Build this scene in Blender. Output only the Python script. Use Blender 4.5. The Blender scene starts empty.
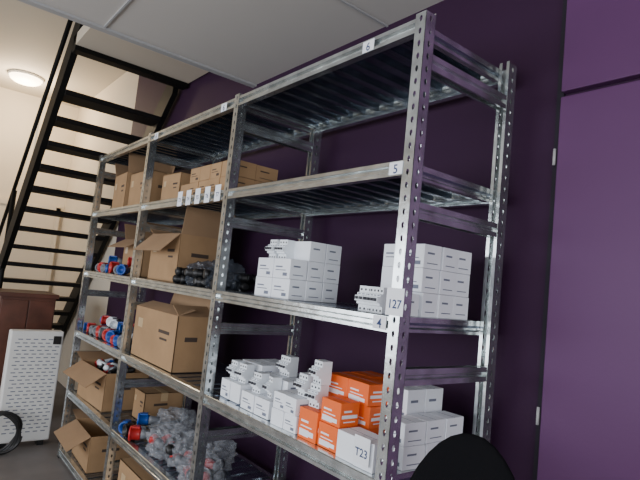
import bpy, bmesh, math, random
from mathutils import Vector, Matrix, noise
random.seed(7)
S=bpy.context.scene
# ---------------- materials ----------------
def mat(name,col,rough=.6,metal=0,bump=0,bscale=50,var=0,vscale=5,spec=None,emit=None,estr=0,alpha=None):
    m=bpy.data.materials.new(name); m.use_nodes=True
    nt=m.node_tree; b=nt.nodes['Principled BSDF']
    b.inputs['Base Color'].default_value=(*col,1); b.inputs['Roughness'].default_value=rough
    b.inputs['Metallic'].default_value=metal
    if spec is not None: b.inputs['Specular IOR Level'].default_value=spec
    if emit: b.inputs['Emission Color'].default_value=(*emit,1); b.inputs['Emission Strength'].default_value=estr
    if alpha is not None: b.inputs['Alpha'].default_value=alpha
    tc=nt.nodes.new('ShaderNodeTexCoord')
    if var:
        n=nt.nodes.new('ShaderNodeTexNoise'); n.inputs['Scale'].default_value=vscale; n.inputs['Detail'].default_value=4
        nt.links.new(tc.outputs['Object'],n.inputs['Vector'])
        r=nt.nodes.new('ShaderNodeValToRGB')
        r.color_ramp.elements[0].position=.3; r.color_ramp.elements[1].position=.7
        r.color_ramp.elements[0].color=(*[max(0,c*(1-var)) for c in col],1)
        r.color_ramp.elements[1].color=(*[min(1,c*(1+var)) for c in col],1)
        nt.links.new(n.outputs['Fac'],r.inputs['Fac']); nt.links.new(r.outputs['Color'],b.inputs['Base Color'])
    if bump:
        n=nt.nodes.new('ShaderNodeTexNoise'); n.inputs['Scale'].default_value=bscale
        nt.links.new(tc.outputs['Object'],n.inputs['Vector'])
        bp=nt.nodes.new('ShaderNodeBump'); bp.inputs['Strength'].default_value=bump; bp.inputs['Distance'].default_value=.01
        nt.links.new(n.outputs['Fac'],bp.inputs['Height']); nt.links.new(bp.outputs['Normal'],b.inputs['Normal'])
    return m
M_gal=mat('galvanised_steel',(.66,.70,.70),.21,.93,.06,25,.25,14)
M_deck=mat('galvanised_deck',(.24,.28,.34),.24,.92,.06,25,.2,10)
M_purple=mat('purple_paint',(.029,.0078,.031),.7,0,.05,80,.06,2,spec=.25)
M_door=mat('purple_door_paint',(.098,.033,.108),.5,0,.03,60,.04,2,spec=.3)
M_dark=mat('dark_gap',(.01,.006,.014),.8)
M_cream=mat('cream_paint',(.66,.58,.46),.7,0,.04,60,.03,2)
M_creamt=mat('cream_trim',(.68,.60,.48),.5)
M_ceil=mat('ceiling_paint',(.52,.495,.46),.8,0,.03,60)
M_ceilL=mat('ceiling_high_paint',(.60,.55,.46),.8,0,.03,60)
M_trim=mat('grey_trim',(.38,.38,.38),.5)
M_floor=mat('floor_vinyl',(.17,.15,.14),.5,0,.03,30,.15,4)
M_black=mat('black_steel',(.004,.004,.004),.6,spec=.2)
M_tread=mat('dark_tread',(.007,.006,.006),.7,0,.05,40,spec=.2)
M_card=mat('cardboard',(.36,.22,.11),.85,0,.08,60,.10,6)
M_card2=mat('cardboard_inside',(.32,.20,.11),.9,0,.08,60,.08,6)
M_tape=mat('packing_tape',(.50,.36,.20),.3)
M_print=mat('print_dark',(.06,.04,.03),.8)
M_white=mat('white_carton',(.86,.89,.94),.6,0,.02,40,.02,8)
M_greyprint=mat('grey_print',(.16,.18,.24),.7)
M_orange=mat('orange_carton',(.88,.14,.015),.55,0,.02,40,.05,8)
M_dev=mat('device_plastic',(.80,.84,.88),.35)
M_hole=mat('device_dark',(.04,.04,.05),.5)
M_blue=mat('blue_plastic',(.01,.07,.32),.35)
M_red=mat('red_plastic',(.45,.02,.02),.35)
M_paper=mat('paper',(.84,.86,.90),.8)
M_ink=mat('ink',(.03,.05,.14),.7)
M_wood=mat('dark_wood',(.11,.04,.025),.4,0,.05,20,.3,6)
M_fabric=mat('black_fabric',(.004,.004,.005),.95,0,.2,300,spec=.1)
M_bp=mat('black_plastic',(.012,.012,.013),.4)
M_gp=mat('grey_plastic',(.16,.17,.19),.4)
M_rad=mat('radiator_white',(.78,.78,.76),.4)
M_lamp=mat('lamp_glass',(1,.9,.7),.4,emit=(1,.80,.52),estr=11)
M_frost=mat('frosted_plastic',(.40,.42,.46),.12,0,.6,25,alpha=.36)
M_smoke=mat('smoked_plastic',(.06,.07,.09),.12,0,.5,18,alpha=.55)
M_glass=mat('window_frame_white',(.7,.7,.7),.5)
# ---------------- mesh builder ----------------
class MB:
    def __init__(s): s.v=[];s.f=[];s.mi=[];s.mats=[];s.sm=[]
    def k(s,m):
        if m not in s.mats: s.mats.append(m)
        return s.mats.index(m)
    def add(s,vs,fs,m,M=None,smooth=False):
        o=len(s.v); k=s.k(m)
        for p in vs:
            p=Vector(p); s.v.append(M@p if M else p)
        for f in fs: s.f.append([i+o for i in f]); s.mi.append(k); s.sm.append(smooth)
    def box(s,x0,x1,y0,y1,z0,z1,m,M=None):
        vs=[(x,y,z) for z in (z0,z1) for y in (y0,y1) for x in (x0,x1)]
        s.add(vs,[(0,2,3,1),(4,5,7,6),(0,1,5,4),(2,6,7,3),(0,4,6,2),(1,3,7,5)],m,M)
    def bbox(s,x0,x1,y0,y1,z0,z1,m,M=None,b=.003):
        bm=bmesh.new(); bmesh.ops.create_cube(bm,size=1)
        for v in bm.verts:
            v.co=Vector(((x0+x1)/2+v.co.x*(x1-x0),(y0+y1)/2+v.co.y*(y1-y0),(z0+z1)/2+v.co.z*(z1-z0)))
        bmesh.ops.bevel(bm,geom=bm.edges[:],offset=b,segments=2,affect='EDGES',profile=.5)
        s.bm(bm,m,M); bm.free()
    def bm(s,bm,m,M=None,smooth=False):
        bm.verts.index_update()
        s.add([v.co.copy() for v in bm.verts],[[v.index for v in f.verts] for f in bm.faces],m,M,smooth)
    def lathe(s,prof,m,M=None,n=20,smooth=True):  # prof: (r,z)
        vs=[];fs=[]
        for r,z in prof:
            for i in range(n):
                a=2*math.pi*i/n; vs.append((r*math.cos(a),r*math.sin(a),z))
        for j in range(len(prof)-1):
            for i in range(n):
                fs.append((j*n+i,j*n+(i+1)%n,(j+1)*n+(i+1)%n,(j+1)*n+i))
        fs.append(tuple(range(n))[::-1]); fs.append(tuple((len(prof)-1)*n+i for i in range(n)))
        s.add(vs,fs,m,M,smooth)
    def cyl(s,p0,p1,r,m,M=None,n=16,r1=None):
        p0=Vector(p0);p1=Vector(p1);d=p1-p0
        R=Matrix.Translation(p0)@d.to_track_quat('Z','Y').to_matrix().to_4x4()
        if M: R=M@R
        s.lathe([(r,0),(r if r1 is None else r1,d.length)],m,R,n)
    def sheet(s,prof,a,b,axis,m,M=None):
        vs=[];n=len(prof)
        for t in (a,b):
            for p,q in prof:
                vs.append((t,p,q) if axis=='x' else (p,t,q))
        s.add(vs,[(i,i+1,n+i+1,n+i) for i in range(n-1)],m,M)
    def obj(s,name,parent=None,loc=None):
        me=bpy.data.meshes.new(name); me.from_pydata([tuple(v) for v in s.v],[],s.f)
        for m in s.mats: me.materials.append(m)
        me.polygons.foreach_set('material_index',s.mi); me.polygons.foreach_set('use_smooth',s.sm)
        me.update()
        o=bpy.data.objects.new(name,me); S.collection.objects.link(o)
        if parent: o.parent=parent
        return o
def empty(name):
    e=bpy.data.objects.new(name,None); S.collection.objects.link(e); return e
def TR(x,y,z,rz=0,rx=0,ry=0):
    return Matrix.Translation((x,y,z))@Matrix.Rotation(rz,4,'Z')@Matrix.Rotation(ry,4,'Y')@Matrix.Rotation(rx,4,'X')
def simple(name,x0,x1,y0,y1,z0,z1,m):
    b=MB(); b.box(x0,x1,y0,y1,z0,z1,m); return b.obj(name)
# ---------------- room ----------------
YW=.62
simple('floor',-8.7,2.6,-4.2,YW+.1,-.1,0,M_floor)
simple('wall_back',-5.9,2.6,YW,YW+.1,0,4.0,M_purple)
simple('wall_back_cream',-8.7,-5.9,YW,YW+.1,0,4.0,M_cream)
simple('wall_left',-8.7,-8.6,-4.2,YW,0,4.0,M_cream)
b=MB()
for y0,y1,z0,z1 in ((-4.3,-3.4,0,3.4),(-3.4,-1.0,0,.8),(-3.4,-1.0,2.4,3.4),(-1.0,YW,0,3.4)):
    b.box(2.5,2.6,y0,y1,z0,z1,M_cream)
b.obj('wall_right')
b=MB()
for y in (-3.4,-2.22,-1.05): b.box(2.52,2.57,y,y+.05,.8,2.4,M_glass)
b.box(2.52,2.57,-3.4,-1.0,.8,.85,M_glass); b.box(2.52,2.57,-3.4,-1.0,2.35,2.4,M_glass)
b.obj('added_window_2')  # unseen window, added to brighten the steel and right-facing faces
WX=-6.4  # unseen window stretched left so the upright fronts reflect highlights
b=MB()
for x0,x1,z0,z1 in ((-8.7,WX,0,4),(WX,1.8,0,.8),(WX,1.8,2.5,4),(1.8,2.6,0,4)):
    b.box(x0,x1,-4.3,-4.2,z0,z1,M_cream)
b.obj('wall_front')
b=MB()
for x in (WX,-4.8,-3.2,-1.6,0,1.75): b.box(x,x+.05,-4.27,-4.22,.8,2.5,M_glass)
b.box(WX,1.8,-4.27,-4.22,.8,.85,M_glass); b.box(WX,1.8,-4.27,-4.22,2.45,2.5,M_glass)
b.obj('widened_window_1')
simple('ceiling',-3.2,2.6,-4.3,YW+.1,3.0,3.4,M_ceil)
simple('ceiling_high',-8.7,-3.2,-4.3,YW+.1,3.95,4.05,M_ceilL)
b=MB(); b.box(-3.2,-3.1,-4.2,YW,3.4,4.05,M_cream); b.obj('wall_upper')
b=MB(); b.box(-3.25,-3.2,-4.2,YW,2.985,3.4,M_trim); b.obj('trim_1')
b=MB()
for x in (-1.9,-.6,.7): b.box(x-.006,x+.006,-4.2,YW,2.992,3.0,M_trim)
for y in (-.45,-1.65,-2.85): b.box(-3.2,2.5,y-.006,y+.006,2.992,3.0,M_trim)
b.obj('trim_2')
b=MB(); b.box(-5.9,-.96,YW-.015,YW,0,.08,M_purple); b.obj('baseboard_back')
# purple doors on right
b=MB()
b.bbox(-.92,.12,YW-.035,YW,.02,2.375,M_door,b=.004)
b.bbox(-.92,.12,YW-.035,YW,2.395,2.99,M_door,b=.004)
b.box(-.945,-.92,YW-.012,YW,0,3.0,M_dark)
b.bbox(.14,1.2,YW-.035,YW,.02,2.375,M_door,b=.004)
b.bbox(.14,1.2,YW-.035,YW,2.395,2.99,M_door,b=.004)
for z in (.3,1.2,2.12): b.cyl((-.927,YW-.04,z),(-.927,YW-.04,z+.06),.005,M_trim)
b.cyl((.02,YW-.05,1.05),(.02,YW-.09,1.05),.01,M_gal); b.cyl((.02,YW-.09,1.05),(-.09,YW-.09,1.05),.01,M_gal)
b.obj('door_1')
# cream doors on left wall
b=MB()
for y0 in (-1.6,-.45):
    b.bbox(-8.6,-8.55,y0,y0+.95,.02,2.3,M_creamt)
    for a in (y0-.06,y0+.95): b.box(-8.6,-8.53,a,a+.06,0,2.36,M_creamt)
    b.box(-8.6,-8.53,y0-.06,y0+1.01,2.3,2.37,M_creamt)
    b.cyl((-8.55,y0+.85,1.05),(-8.49,y0+.85,1.05),.012,M_gal)
for y in (-2.4,-.5,.1): b.box(-8.6,-8.585,y-.01,y+.01,2.4,3.95,M_trim)
b.obj('door_2')
# ceiling lamp
b=MB()
b.lathe([(.21,0),(.21,-.03),(.20,-.035)],M_rad,TR(-7.73,-.25,3.95),28)
b.lathe([(.195,-.035),(.18,-.065),(.14,-.09),(.07,-.105),(.005,-.11)],M_lamp,TR(-7.73,-.25,3.95),28)
b.obj('ceiling_lamp')
# ---------------- stairs ----------------
st=empty('staircase')
sx=lambda z:(z-1.47)/.92-6.67
for nm,y0 in (('stringer_near',-.36),('stringer_far',.53)):
    b=MB(); h=.17
    zt=3.9 if y0<0 else 3.4
    pts=[(sx(0)-.18,0),(sx(0)+.18,0),(sx(zt)+.0,zt-h),(sx(zt),zt+h*.6)] 
    vs=[(x,y0,z) for x,z in pts]+[(x,y0+.05,z) for x,z in pts]
    b.add(vs,[(0,1,2,3),(7,6,5,4),(0,4,5,1),(1,5,6,2),(2,6,7,3),(3,7,4,0)],M_black); b.obj(nm,st)
b=MB(); i=1
while .19*i<3.2:
    z=.19*i; x=sx(z)+.04; b.bbox(x-.11,x+.15,-.31,.53,z-.045,z,M_tread); i+=1
b.obj('treads',st)
b=MB(); b.box(-4.40,-3.25,-.36,.6,3.30,3.4,M_creamt); b.box(-4.50,-4.40,-.36,.6,3.26,3.4,M_black); b.obj('landing',st)
b=MB()
b.cyl((sx(.3),-.335,.2),(sx(.3),-.335,1.3),.02,M_black)
b.cyl((sx(.3),-.335,1.25),(sx(3.3),-.335,4.25-.4),.02,M_black)
b.cyl((-6.55,-.335,0),(-6.55,-.335,2.3),.025,M_black)
b.obj('handrail',st)
# ---------------- shelving ----------------
U=[-4.63,-3.48,-2.29,-1.10]; T=[2.505,2.03,1.53,1.035,.545,.07]; DEP=.54; H=2.525; UW=.042; UD=.048
sh=empty('metal_shelving_rack')
def strip(b,o,u,v,w,L,c,m):
    o=Vector(o);u=Vector(u);v=Vector(v); n=int(L/c); h=c/2;hw=w/2
    rect=[(-hw,-h),(0,-h),(hw,-h),(hw,0),(hw,h),(0,h),(-hw,h),(-hw,0)]
    k=.7;a=.0055;d=.011
    inn=[(-a*k,-d*k),(0,-d),(a*k,-d*k),(a*1.1,0),(a*1.2*k,d*k),(0,d),(-a*1.2*k,d*k),(-a*1.1,0)]
    for i in range(n):
        ctr=o+v*(c*(i+.5))
        vs=[ctr+u*p+v*q for p,q in rect]+[ctr+u*p+v*q for p,q in inn]
        b.add(vs,[(j,(j+1)%8,8+(j+1)%8,8+j) for j in range(8)],m)
for ux in U:
    for back in (0,1):
        b=MB(); yf=DEP if back else 0; s=-1 if back else 1
        strip(b,(ux,yf,.01),(1,0,0),(0,0,1),UW,H-.01,.0425,M_gal)
        for sg in (-1,1):
            sx_=sg*UW/2
            strip(b,(ux+sx_,yf+s*UD/2,.01),(0,1,0),(0,0,1),UD,H-.01,.0425,M_gal)
            b.box(ux+sx_-(.012 if sg>0 else 0),ux+sx_+(.012 if sg<0 else 0),yf+s*UD-.001,yf+s*UD+.001,.01,H,M_gal)
        b.box(ux-.026,ux+.026,min(yf,yf+s*.055),max(yf,yf+s*.055),0,.012,M_bp)
        o=b.obj('upright_back' if back else 'upright_front',sh)
        md=o.modifiers.new('thick','SOLIDIFY'); md.thickness=.0018
    b=MB()
    for z in (2.36,1.87,1.345,.83,.30):
        for sd in (-1,1):
            x=ux+sd*.010
            b.sheet([(x,z-.026),(x+sd*.010,z-.026),(x+sd*.010,z-.008),(x+sd*.001,z-.003),(x+sd*.001,z+.003),(x+sd*.010,z+.008),(x+sd*.010,z+.026),(x,z+.026)],.045,DEP-.045,'y',M_gal)
    b.obj('side_brace',sh)
for i in range(3):
    x0=U[i]+.023;x1=U[i+1]-.023
    for zt in T:
        b=MB()
        prof=[(.035,0),(.004,0),(.0,-.003),(.0,-.016),(.013,-.022),(.013,-.034),(.0,-.040),(.0,-.052),(.03,-.052),(.03,-.045)]
        b.sheet([(p,zt+q) for p,q in prof],x0,x1,'x',M_gal)
        b.sheet([(DEP-p,zt+q) for p,q in prof],x0,x1,'x',M_gal)
        for xs,s in ((x0,1),(x1,-1)):
            b.sheet([(xs+s*p,zt+q) for p,q in [(.03,0),(0,0),(0,-.018),(.008,-.022),(.008,-.034),(0,-.04),(0,-.05),(.02,-.05)]],.05,DEP-.05,'y',M_gal)
        n=12;w=(x1-x0)/n
        for j in range(n):
            a=x0+j*w
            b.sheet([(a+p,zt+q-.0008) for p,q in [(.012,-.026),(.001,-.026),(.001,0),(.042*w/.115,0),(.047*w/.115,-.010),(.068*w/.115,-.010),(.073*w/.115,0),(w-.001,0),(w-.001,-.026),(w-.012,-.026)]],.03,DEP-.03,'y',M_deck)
        b.obj('shelf',sh)
# shelf-edge labels
def text(t,x,y,z,size,parent,rz=0):
    c=bpy.data.curves.new('text','FONT'); c.body=t; c.size=size; c.align_x='CENTER'; c.align_y='CENTER'
    c.offset=.0006
    c.materials.append(M_ink); o=bpy.data.objects.new('lettering',c); S.collection.objects.link(o)
    o.location=(x,y,z); o.rotation_euler=(math.pi/2,0,rz); o.parent=parent
def tag(name,x,y,z,w,h,t,ts):
    e=empty(name); b=MB(); b.box(x-w/2,x+w/2,y-.001,y,z-h/2,z+h/2,M_paper); b.obj('card',e)
    text(t,x,y-.0016,z-h*.1,ts,e)
for x,z,t in ((-1.34,2.475,'6'),(-1.15,2.003,'5'),(-1.16,1.505,'4'),(-2.42,2.475,'6'),(-3.35,2.475,'6')):
    tag('shelf_label',x,-.0015,z,.058,.042,t,.042)
tag('label_sheet',-1.10,-.004,1.575,.072,.085,'127',.038)
tag('label_sheet',-1.20,.012,1.095,.072,.085,'T23',.036)
for i in range(5):
    tag('hanging_tag',-2.83+i*.115,-.004,2.015,.06,.085,'T%d'%(3+i),.03)
# ---------------- goods ----------------
def carton(b,x,y,z,w,d,h,m,pr,jr=.03):
    j=lambda s:random.uniform(-s,s)
    R=TR(x+w/2+j(.002),y+d/2+j(.003),z,j(jr))
    b.bbox(-w/2+.001,w/2-.001,-d/2+.001,d/2-.001,.0005,h-.0005,m,R,.0018)
    e=.0006
    k=1 if random.random()<.8 else 0
    if k:
        b.box(-w*.35,w*.05,-d/2-e+.001,-d/2+.001,h*.55,h*.62,pr,R)
        b.box(-w*.35,w*.25,-d/2-e+.001,-d/2+.001,h*.40,h*.44,pr,R)
        b.box(w*.1,w*.35,-d/2-e+.001,-d/2+.001,h*.14,h*.3,pr,R)
    b.box(w/2-.001,w/2+e-.001,-d*.3,d*.1,h*.6,h*.68,pr,R)
    if k: b.box(w/2-.001,w/2+e-.001,-d*.3,d*.3,h*.2,h*.24,pr,R)
    if m is M_orange:
        b.box(w/2-.001,w/2+e-.0008,-d*.4,d*.4,h*.36,h*.5,M_paper,R)
        b.box(-w*.4,w*.1,-d/2-e+.0008,-d/2+.001,h*.10,h*.32,M_paper,R)
    b.box(-w/2+.004,w/2-.004,-.0006,.0006,h-.0008,h,M_greyprint,R)
def stack(name,x,y,z,w,d,h,nx,ny,heights,m=M_white,pr=M_greyprint,jr=.03):
    b=MB()
    for i in range(nx):
        for j in range(ny):
            k=heights(i,j)
            for l in range(k): carton(b,x+i*w,y+j*d,z+l*h,w-.001,d-.001,h,m,pr,jr)
    return b.obj(name)
def breaker(b,x,y,z,poles=3,rz=0,M0=None):
    w=.018*poles; R=TR(x,y,z,rz)
    p=[(.035,0),(-.010,0),(-.010,.022),(-.022,.024),(-.022,.032),(-.034,.034),(-.034,.052),(-.022,.054),(-.022,.062),(-.010,.064),(-.010,.086),(.035,.086)]
    n=len(p)
    for k in range(poles):
        a=-w/2+k*.018+.0005;c=a+.017
        vs=[(a,q,r) for q,r in p]+[(c,q,r) for q,r in p]
        fs=[(i,(i+1)%n,n+(i+1)%n,n+i) for i in range(n)]+[tuple(range(n))[::-1],tuple(range(n,2*n))]
        b.add(vs,fs,M_dev,R)
        b.box(a+.004,c-.004,-.042,-.034,.039,.049,M_hole,R)
        for zz in (.008,.074): b.cyl(((a+c)/2,-.0108,zz),((a+c)/2,-.009,zz),.004,M_hole,R,10)
        b.box(a+.003,c-.003,-.0226,-.022,.0565,.060,M_greyprint,R)
zs=T[2]
stack('white_carton_stack',-2.0,.05,zs,.13,.09,.085,2,3,lambda i,j:2 if j==0 else 3 if j==2 or i==1 else 2)
b=MB(); breaker(b,-1.95,.10,zs+.17,3); breaker(b,-1.88,.105,zs+.17,3,.1); b.obj('circuit_breaker_group')
stack('white_carton_stack',-1.34,.17,zs,.10,.09,.083,2,3,lambda i,j:3,jr=.05)
b=MB(); breaker(b,-1.30,.07,zs,3,.15); breaker(b,-1.235,.06,zs,4,-.1); b.obj('circuit_breaker_group')
stack('white_carton_stack',-1.26,.10,zs,.12,.065,.075,1,1,lambda i,j:1)
# shelf 4 bay 1
zs=T[3]
stack('white_carton_stack',-2.22,.06,zs,.09,.10,.085,2,3,lambda i,j:1 if j==0 else 2,jr=.08)
b=MB(); breaker(b,-2.17,.10,zs+.086,3); breaker(b,-2.09,.10,zs+.086,3,.1); b.obj('circuit_breaker_group')
stack('white_carton_stack',-2.0,.04,zs,.11,.09,.075,2,3,lambda i,j:[1,2,2][j],jr=.08)
b=MB(); breaker(b,-1.93,.08,zs+.076,3,.1); breaker(b,-1.84,.09,zs+.076,2,-.1); breaker(b,-1.90,.2,zs+.152,4); b.obj('circuit_breaker_group')
stack('white_carton_stack',-1.74,.03,zs,.08,.10,.065,2,2,lambda i,j:2,jr=.06)
b=MB(); breaker(b,-1.62,.09,zs+.131,3); breaker(b,-1.68,.20,zs+.131,4,.1); b.obj('circuit_breaker_group')
stack('orange_carton_stack',-1.565,.03,zs,.11,.10,.11,1,1,lambda i,j:1,M_orange,M_paper)
stack('orange_carton_stack',-1.452,.04,zs,.11,.09,.085,1,1,lambda i,j:2,M_orange,M_paper)
b=MB(); breaker(b,-1.53,.08,zs+.111,3,.1); breaker(b,-1.53,.085,zs+.198,3,-.1); b.obj('circuit_breaker_group')
stack('orange_carton_stack',-1.56,.15,zs,.12,.12,.078,2,2,lambda i,j:3-(i==1 and j==1),M_orange,M_paper,jr=.06)
stack('white_carton_stack',-1.335,.02,zs,.09,.10,.09,2,1,lambda i,j:1)
stack('white_carton_stack',-1.31,.25,zs,.08,.10,.115,1,2,lambda i,j:2)
stack('white_carton_stack',-1.22,.135,zs,.09,.105,.075,1,3,lambda i,j:2,jr=.10)
# cardboard
def cbox(name,x,y,z,w,d,h,rz=0,flaps=(),closed=False,fill=True,prints=True):
    b=MB(); R=TR(x,y,z+.0005,rz); t=.004
    b.box(-w/2,w/2,-d/2,d/2,0,t,M_card,R)
    for s in (-1,1):
        b.box(-w/2,w/2,s*d/2-(t if s>0 else 0),s*d/2+(t if s<0 else 0),0,h,M_card,R)
        b.box(s*w/2-(t if s>0 else 0),s*w/2+(t if s<0 else 0),-d/2,d/2,0,h,M_card,R)
    if closed:
        b.box(-w/2,w/2,-d/2,-.001,h-t,h,M_card,R); b.box(-w/2,w/2,.001,d/2,h-t,h,M_card,R)
        b.box(-w/2-.0008,w/2+.0008,-.025,.025,h-.002,h+.0008,M_tape,R)
        for s in (-1,1): b.box(s*(w/2+.0004)-.0004,s*(w/2+.0004)+.0004,-.025,.025,h-.06,h,M_tape,R)
    else:
        fl=min(w,d)/2
        for side,ang in flaps:
            a=math.radians(ang)
            if side in('f','b'):
                s=-1 if side=='f' else 1
                F=R@Matrix.Translation((0,s*d/2,h))@Matrix.Rotation(-s*a,4,'X')
                b.box(-w/2+.003,w/2-.003,-t/2,t/2,0,fl,M_card2,F)
            else:
                s=-1 if side=='l' else 1
                F=R@Matrix.Translation((s*w/2,0,h))@Matrix.Rotation(s*a,4,'Y')
                b.box(-t/2,t/2,-d/2+.003,d/2-.003,0,fl,M_card2,F)
    if prints:
        e=.0008
        b.box(w*.12,w*.36,-d/2-e,-d/2,h*.62,h*.68,M_print,R); b.box(w*.16,w*.32,-d/2-e,-d/2,h*.50,h*.54,M_print,R)
        b.box(-w*.4,-w*.28,-d/2-e,-d/2,h*.6,h*.78,M_tape,R)
        b.box(w/2,w/2+e,-d*.25,d*.1,h*.55,h*.63,M_print,R)
    return b.obj(name)
z2=T[1]
def small_cartons(name,x,y,z,w,d,h,nx,ny,hf):
    return stack(name,x,y,z,w,d,h,nx,ny,hf,M_card,M_print)
small_cartons('small_cardboard_carton_stack',-2.95,.04,z2,.125,.14,.085,5,2,lambda i,j:1 if (i==0 and j==0) else 2)
cbox('cardboard_box',-3.26,.25,z2,.26,.30,.20,.05,closed=True)
cbox('cardboard_box',-3.76,.22,z2,.36,.32,.26,0,closed=True)
cbox('cardboard_box',-4.2,.24,z2,.36,.34,.29,-.06,(('l',40),('r',-20),('b',10)))
z3=T[2]
cbox('cardboard_box',-3.2,.26,z3,.42,.34,.30,.03,(('f',135),('b',8),('l',60),('r',10)))
cbox('cardboard_box',-4.0,.32,z3,.44,.30,.28,0,(('f',120),('b',20),('l',30)))
z4=T[3]
cbox('cardboard_box',-3.08,.15,z4,.66,.22,.315,0,(('b',15),('f',-70),('r',-60)))
z5=T[4]
cbox('cardboard_box',-4.16,.2,z5,.58,.32,.27,.04,(('l',75),('f',125),('b',5)))
cbox('cardboard_box',-3.62,.36,z5,.2,.28,.2,0,closed=True)
z6=T[5]
cbox('cardboard_box',-4.25,.24,z6,.5,.36,.26,-.04,(('f',120),('l',80),('b',10)))
cbox('cardboard_box',-3.1,.26,z6,.6,.4,.3,0,closed=True)
# CEE plugs
def plug(b,x,y,z,rz,col,r=.028,tilt=0):
    R=TR(x,y,z+r*1.25,rz)@Matrix.Rotation(math.pi/2+tilt,4,'X')
    b.lathe([(r*.45,-.075),(r*.6,-.07),(r*.75,-.03),(r*.9,-.01)],random.choice((M_dev,M_gp,M_bp)),R,16)
    b.lathe([(r*.92,-.01),(r*1.0,0),(r*1.0,.045),(r*1.2,.047),(r*1.2,.058),(r*.85,.058),(r*.85,.03)],col,R,16)
    b.box(-r*.5,r*.5,r*.95,r*1.25,.0,.05,col,R)
def plugs(name,x0,x1,y0,y1,z,n,cols,layer2=0):
    b=MB()
    nx=max(1,int((x1-x0)/.085)); c=0; ny=math.ceil(n/nx)
    for j in range(ny):
        for i in range(nx):
            if c>=n: break
            plug(b,x0+(i+.5)*(x1-x0)/nx+random.uniform(-.01,.01),y0+j*.15+.03,z,random.uniform(-.8,.8),random.choice(cols),random.choice((.028,.032,.037)))
            c+=1
    for i in range(layer2):
        plug(b,random.uniform(x0+.05,x1-.05),y0+.05+random.uniform(0,.12),z+.062,random.uniform(-1.4,1.4),random.choice(cols),.032)
    return b.obj(name)
plugs('industrial_plug_pile',-4.55,-3.58,.06,.5,z4,24,[M_blue,M_red,M_red,M_dev,M_gp],7)
plugs('industrial_plug_pile',-4.45,-3.7,.05,.1,z3,7,[M_red,M_blue,M_gp],2)
plugs('industrial_plug_pile',-3.42,-3.1,.04,.5,z5,3,[M_red,M_blue,M_bp],1)
b=MB()
for k in range(9): plug(b,-4.36+.05*k,.18+.06*math.sin(k*2),z5+.21,k*.8,[M_red,M_blue,M_bp][k%3],.034,.4)
b.obj('industrial_plug_pile')
def bag(name,x,y,z,sx_,sy,sz,m,seed):
    bm=bmesh.new(); bmesh.ops.create_icosphere(bm,subdivisions=5,radius=1)
    for v in bm.verts:
        p=v.co.copy(); f=1+.30*noise.noise(p*1.6+Vector((seed,0,0)))+.34*abs(noise.noise(p*3.2+Vector((0,seed,0))))+.16*abs(noise.noise(p*8+Vector((0,seed,3))))
        q=p*f; zz=max(q.z,-.55)
        v.co=Vector((x+q.x*sx_,y+q.y*sy,z+.001+(zz+.55)*sz))
    b=MB(); b.bm(bm,m,None,False); bm.free(); return b.obj(name)
def fittings(name,x0,x1,y0,y1,z,n,ms):
    b=MB()
    for k in range(n):
        x=random.uniform(x0,x1);y=random.uniform(y0,y1)
        R=TR(x,y,z+.025+random.choice((0,.045)),random.uniform(0,3))@Matrix.Rotation(math.pi/2,4,'X')
        b.lathe([(.018,-.03),(.025,-.028),(.025,0),(.020,.002),(.020,.03),(.014,.032)],random.choice(ms),R,12)
    return b.obj(name)
fittings('cable_gland_pile',-2.92,-2.36,.06,.3,z3,70,[M_bp])
bag('plastic_bag',-2.75,.2,z3,.13,.11,.085,M_smoke,3)
bag('plastic_bag',-2.48,.17,z3,.11,.10,.085,M_smoke,8)
bag('plastic_bag',-2.92,.18,z5,.17,.12,.09,M_frost,5)
bag('plastic_bag',-3.20,.32,z5,.17,.13,.10,M_frost,15)
bag('plastic_bag',-2.66,.25,z5,.16,.15,.10,M_frost,35)
bag('plastic_bag',-2.50,.16,z5,.11,.10,.08,M_frost,25)
fittings('cable_gland_pile',-2.98,-2.42,.08,.28,z5,46,[M_bp,M_gp,M_gp,M_gp,M_red])
# ---------------- left side objects ----------------
b=MB()
X0,X1,Ya,Yb=-5.08,-4.97,-.41,0.0
b.bbox(X0,X1,Ya,Yb,.04,.97,M_rad,b=.012)
for r in range(26):
    for c in range(6):
        y=Ya+.04+c*.058+(.02 if r%2 else 0); z=.12+r*.031
        b.box(X1-.001,X1+.0008,y,y+.035,z,z+.008,M_greyprint)
b.box(X0+.01,X1-.01,Ya+.04,Ya+.09,0,.04,M_bp); b.box(X0+.01,X1-.01,Yb-.09,Yb-.04,0,.04,M_bp)
b.box(X1,X1+.012,Yb-.08,Yb-.02,.86,.93,M_bp)
b.obj('panel_radiator')
b=MB()
b.bbox(-6.2,-5.72,-.42,.06,.06,1.2,M_wood); b.bbox(-6.22,-5.69,-.44,.08,1.2,1.24,M_wood)
for y in (-.41,-.175): b.bbox(-5.72,-5.70,y,y+.225,.1,1.17,M_wood)
for y in (-.21,-.14): b.cyl((-5.70,y,.7),(-5.67,y,.7),.012,M_gal)
for x in (-6.15,-5.8):
    for y in (-.38,.0): b.box(x,x+.04,y,y+.04,0,.06,M_wood)
b.obj('wooden_cabinet')
cu=bpy.data.curves.new('cable_coil','CURVE'); cu.dimensions='3D'; cu.bevel_depth=.011; cu.bevel_resolution=3
sp=cu.splines.new('POLY'); N=160; sp.points.add(N-1)
for i in range(N):
    a=i*2*math.pi*5/N; r=.15+.02*math.sin(i*.37)
    sp.points[i].co=(-4.80+.03*math.sin(i*.21),-.42+r*math.cos(a),.182+r*math.sin(a),1)
cu.materials.append(M_bp); o=bpy.data.objects.new('cable_coil',cu); S.collection.objects.link(o)
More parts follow.
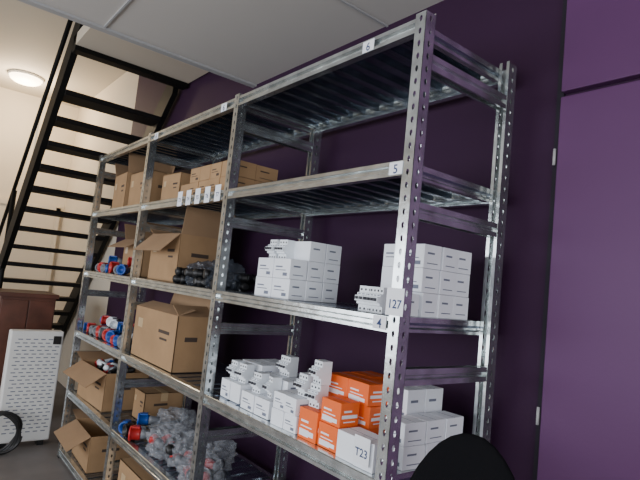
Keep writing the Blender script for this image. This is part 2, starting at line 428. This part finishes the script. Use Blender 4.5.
# ---------------- chair ----------------
ch=empty('office_chair')
C=TR(-.68,-.17,0,math.radians(17))
b=MB()
f=lambda t,e:math.copysign(abs(t)**e,t)
bm=bmesh.new(); bmesh.ops.create_uvsphere(bm,u_segments=32,v_segments=20,radius=1)
for v in bm.verts:
    p=v.co
    v.co=Vector((f(p.x,1)*.16,f(p.y,.8)*.035-.05*p.x*p.x*1.0,f(p.z,1)*.32))
b.bm(bm,M_fabric,C@Matrix.Translation((0,0,.99)),True); bm.free(); b.obj('backrest',ch)
b=MB()
bm=bmesh.new(); bmesh.ops.create_uvsphere(bm,u_segments=32,v_segments=16,radius=1)
for v in bm.verts:
    p=v.co; v.co=Vector((f(p.x,.6)*.23,f(p.y,.6)*.22,f(p.z,.7)*.045))
b.bm(bm,M_fabric,C@Matrix.Translation((0,.25,.47)),True); bm.free(); b.obj('seat',ch)
b=MB()
b.cyl((0,.25,.08),(0,.25,.43),.025,M_bp,C); b.box(-.03,.03,-.01,.25,.40,.42,M_bp,C); b.box(-.03,.03,-.01,.02,.40,.75,M_bp,C)
for k in range(5):
    a=k*2*math.pi/5; px,py=.27*math.cos(a),.25+.27*math.sin(a)
    b.cyl((0,.25,.11),(px,py,.07),.022,M_bp,C,r1=.014); b.cyl((px-.012,py,.028),(px+.012,py,.028),.028,M_bp,C)
b.obj('base',ch)
# ---------------- lights ----------------
def area(name,loc,rot,sx_,sy,p,col):
    l=bpy.data.lights.new(name,'AREA'); l.shape='RECTANGLE'; l.size=sx_; l.size_y=sy; l.energy=p; l.color=col
    o=bpy.data.objects.new(name,l); S.collection.objects.link(o); o.location=loc; o.rotation_euler=rot
area('unseen_daylight',((WX+1.8)/2,-4.15,1.65),(math.radians(90),0,0),8.0,1.6,205,(.94,.96,1.0))  # daylight spread over the stretched window for highlights on the steel
area('unseen_daylight',(2.45,-2.2,1.6),(math.radians(90),0,math.radians(90)),2.3,1.5,72,(.94,.96,1.0))  # second light, added for the rack end and right-facing carton sides
l=bpy.data.lights.new('lamp_bulb','POINT'); l.energy=64; l.color=(1,.80,.56); l.shadow_soft_size=.15
o=bpy.data.objects.new('lamp_bulb',l); S.collection.objects.link(o); o.location=(-7.73,-.25,3.6)
w=bpy.data.worlds.new('World'); S.world=w; w.use_nodes=True
w.node_tree.nodes['Background'].inputs[0].default_value=(.6,.75,1,1); w.node_tree.nodes['Background'].inputs[1].default_value=1.0
# ---------------- camera ----------------
cam=bpy.data.cameras.new('camera'); co=bpy.data.objects.new('camera',cam); S.collection.objects.link(co)
cam.sensor_width=36; cam.lens=517/640*36; cam.clip_start=.02
f=Vector((-.7704,.6139,.0870)).normalized(); r=Vector((.6199,.7639,.1009)); r=(r-f*r.dot(f)).normalized(); u=r.cross(f)
Mx=Matrix(((r.x,u.x,-f.x,0),(r.y,u.y,-f.y,-1.2),(r.z,u.z,-f.z,1.6),(0,0,0,1)))
co.matrix_world=Mx
S.camera=co
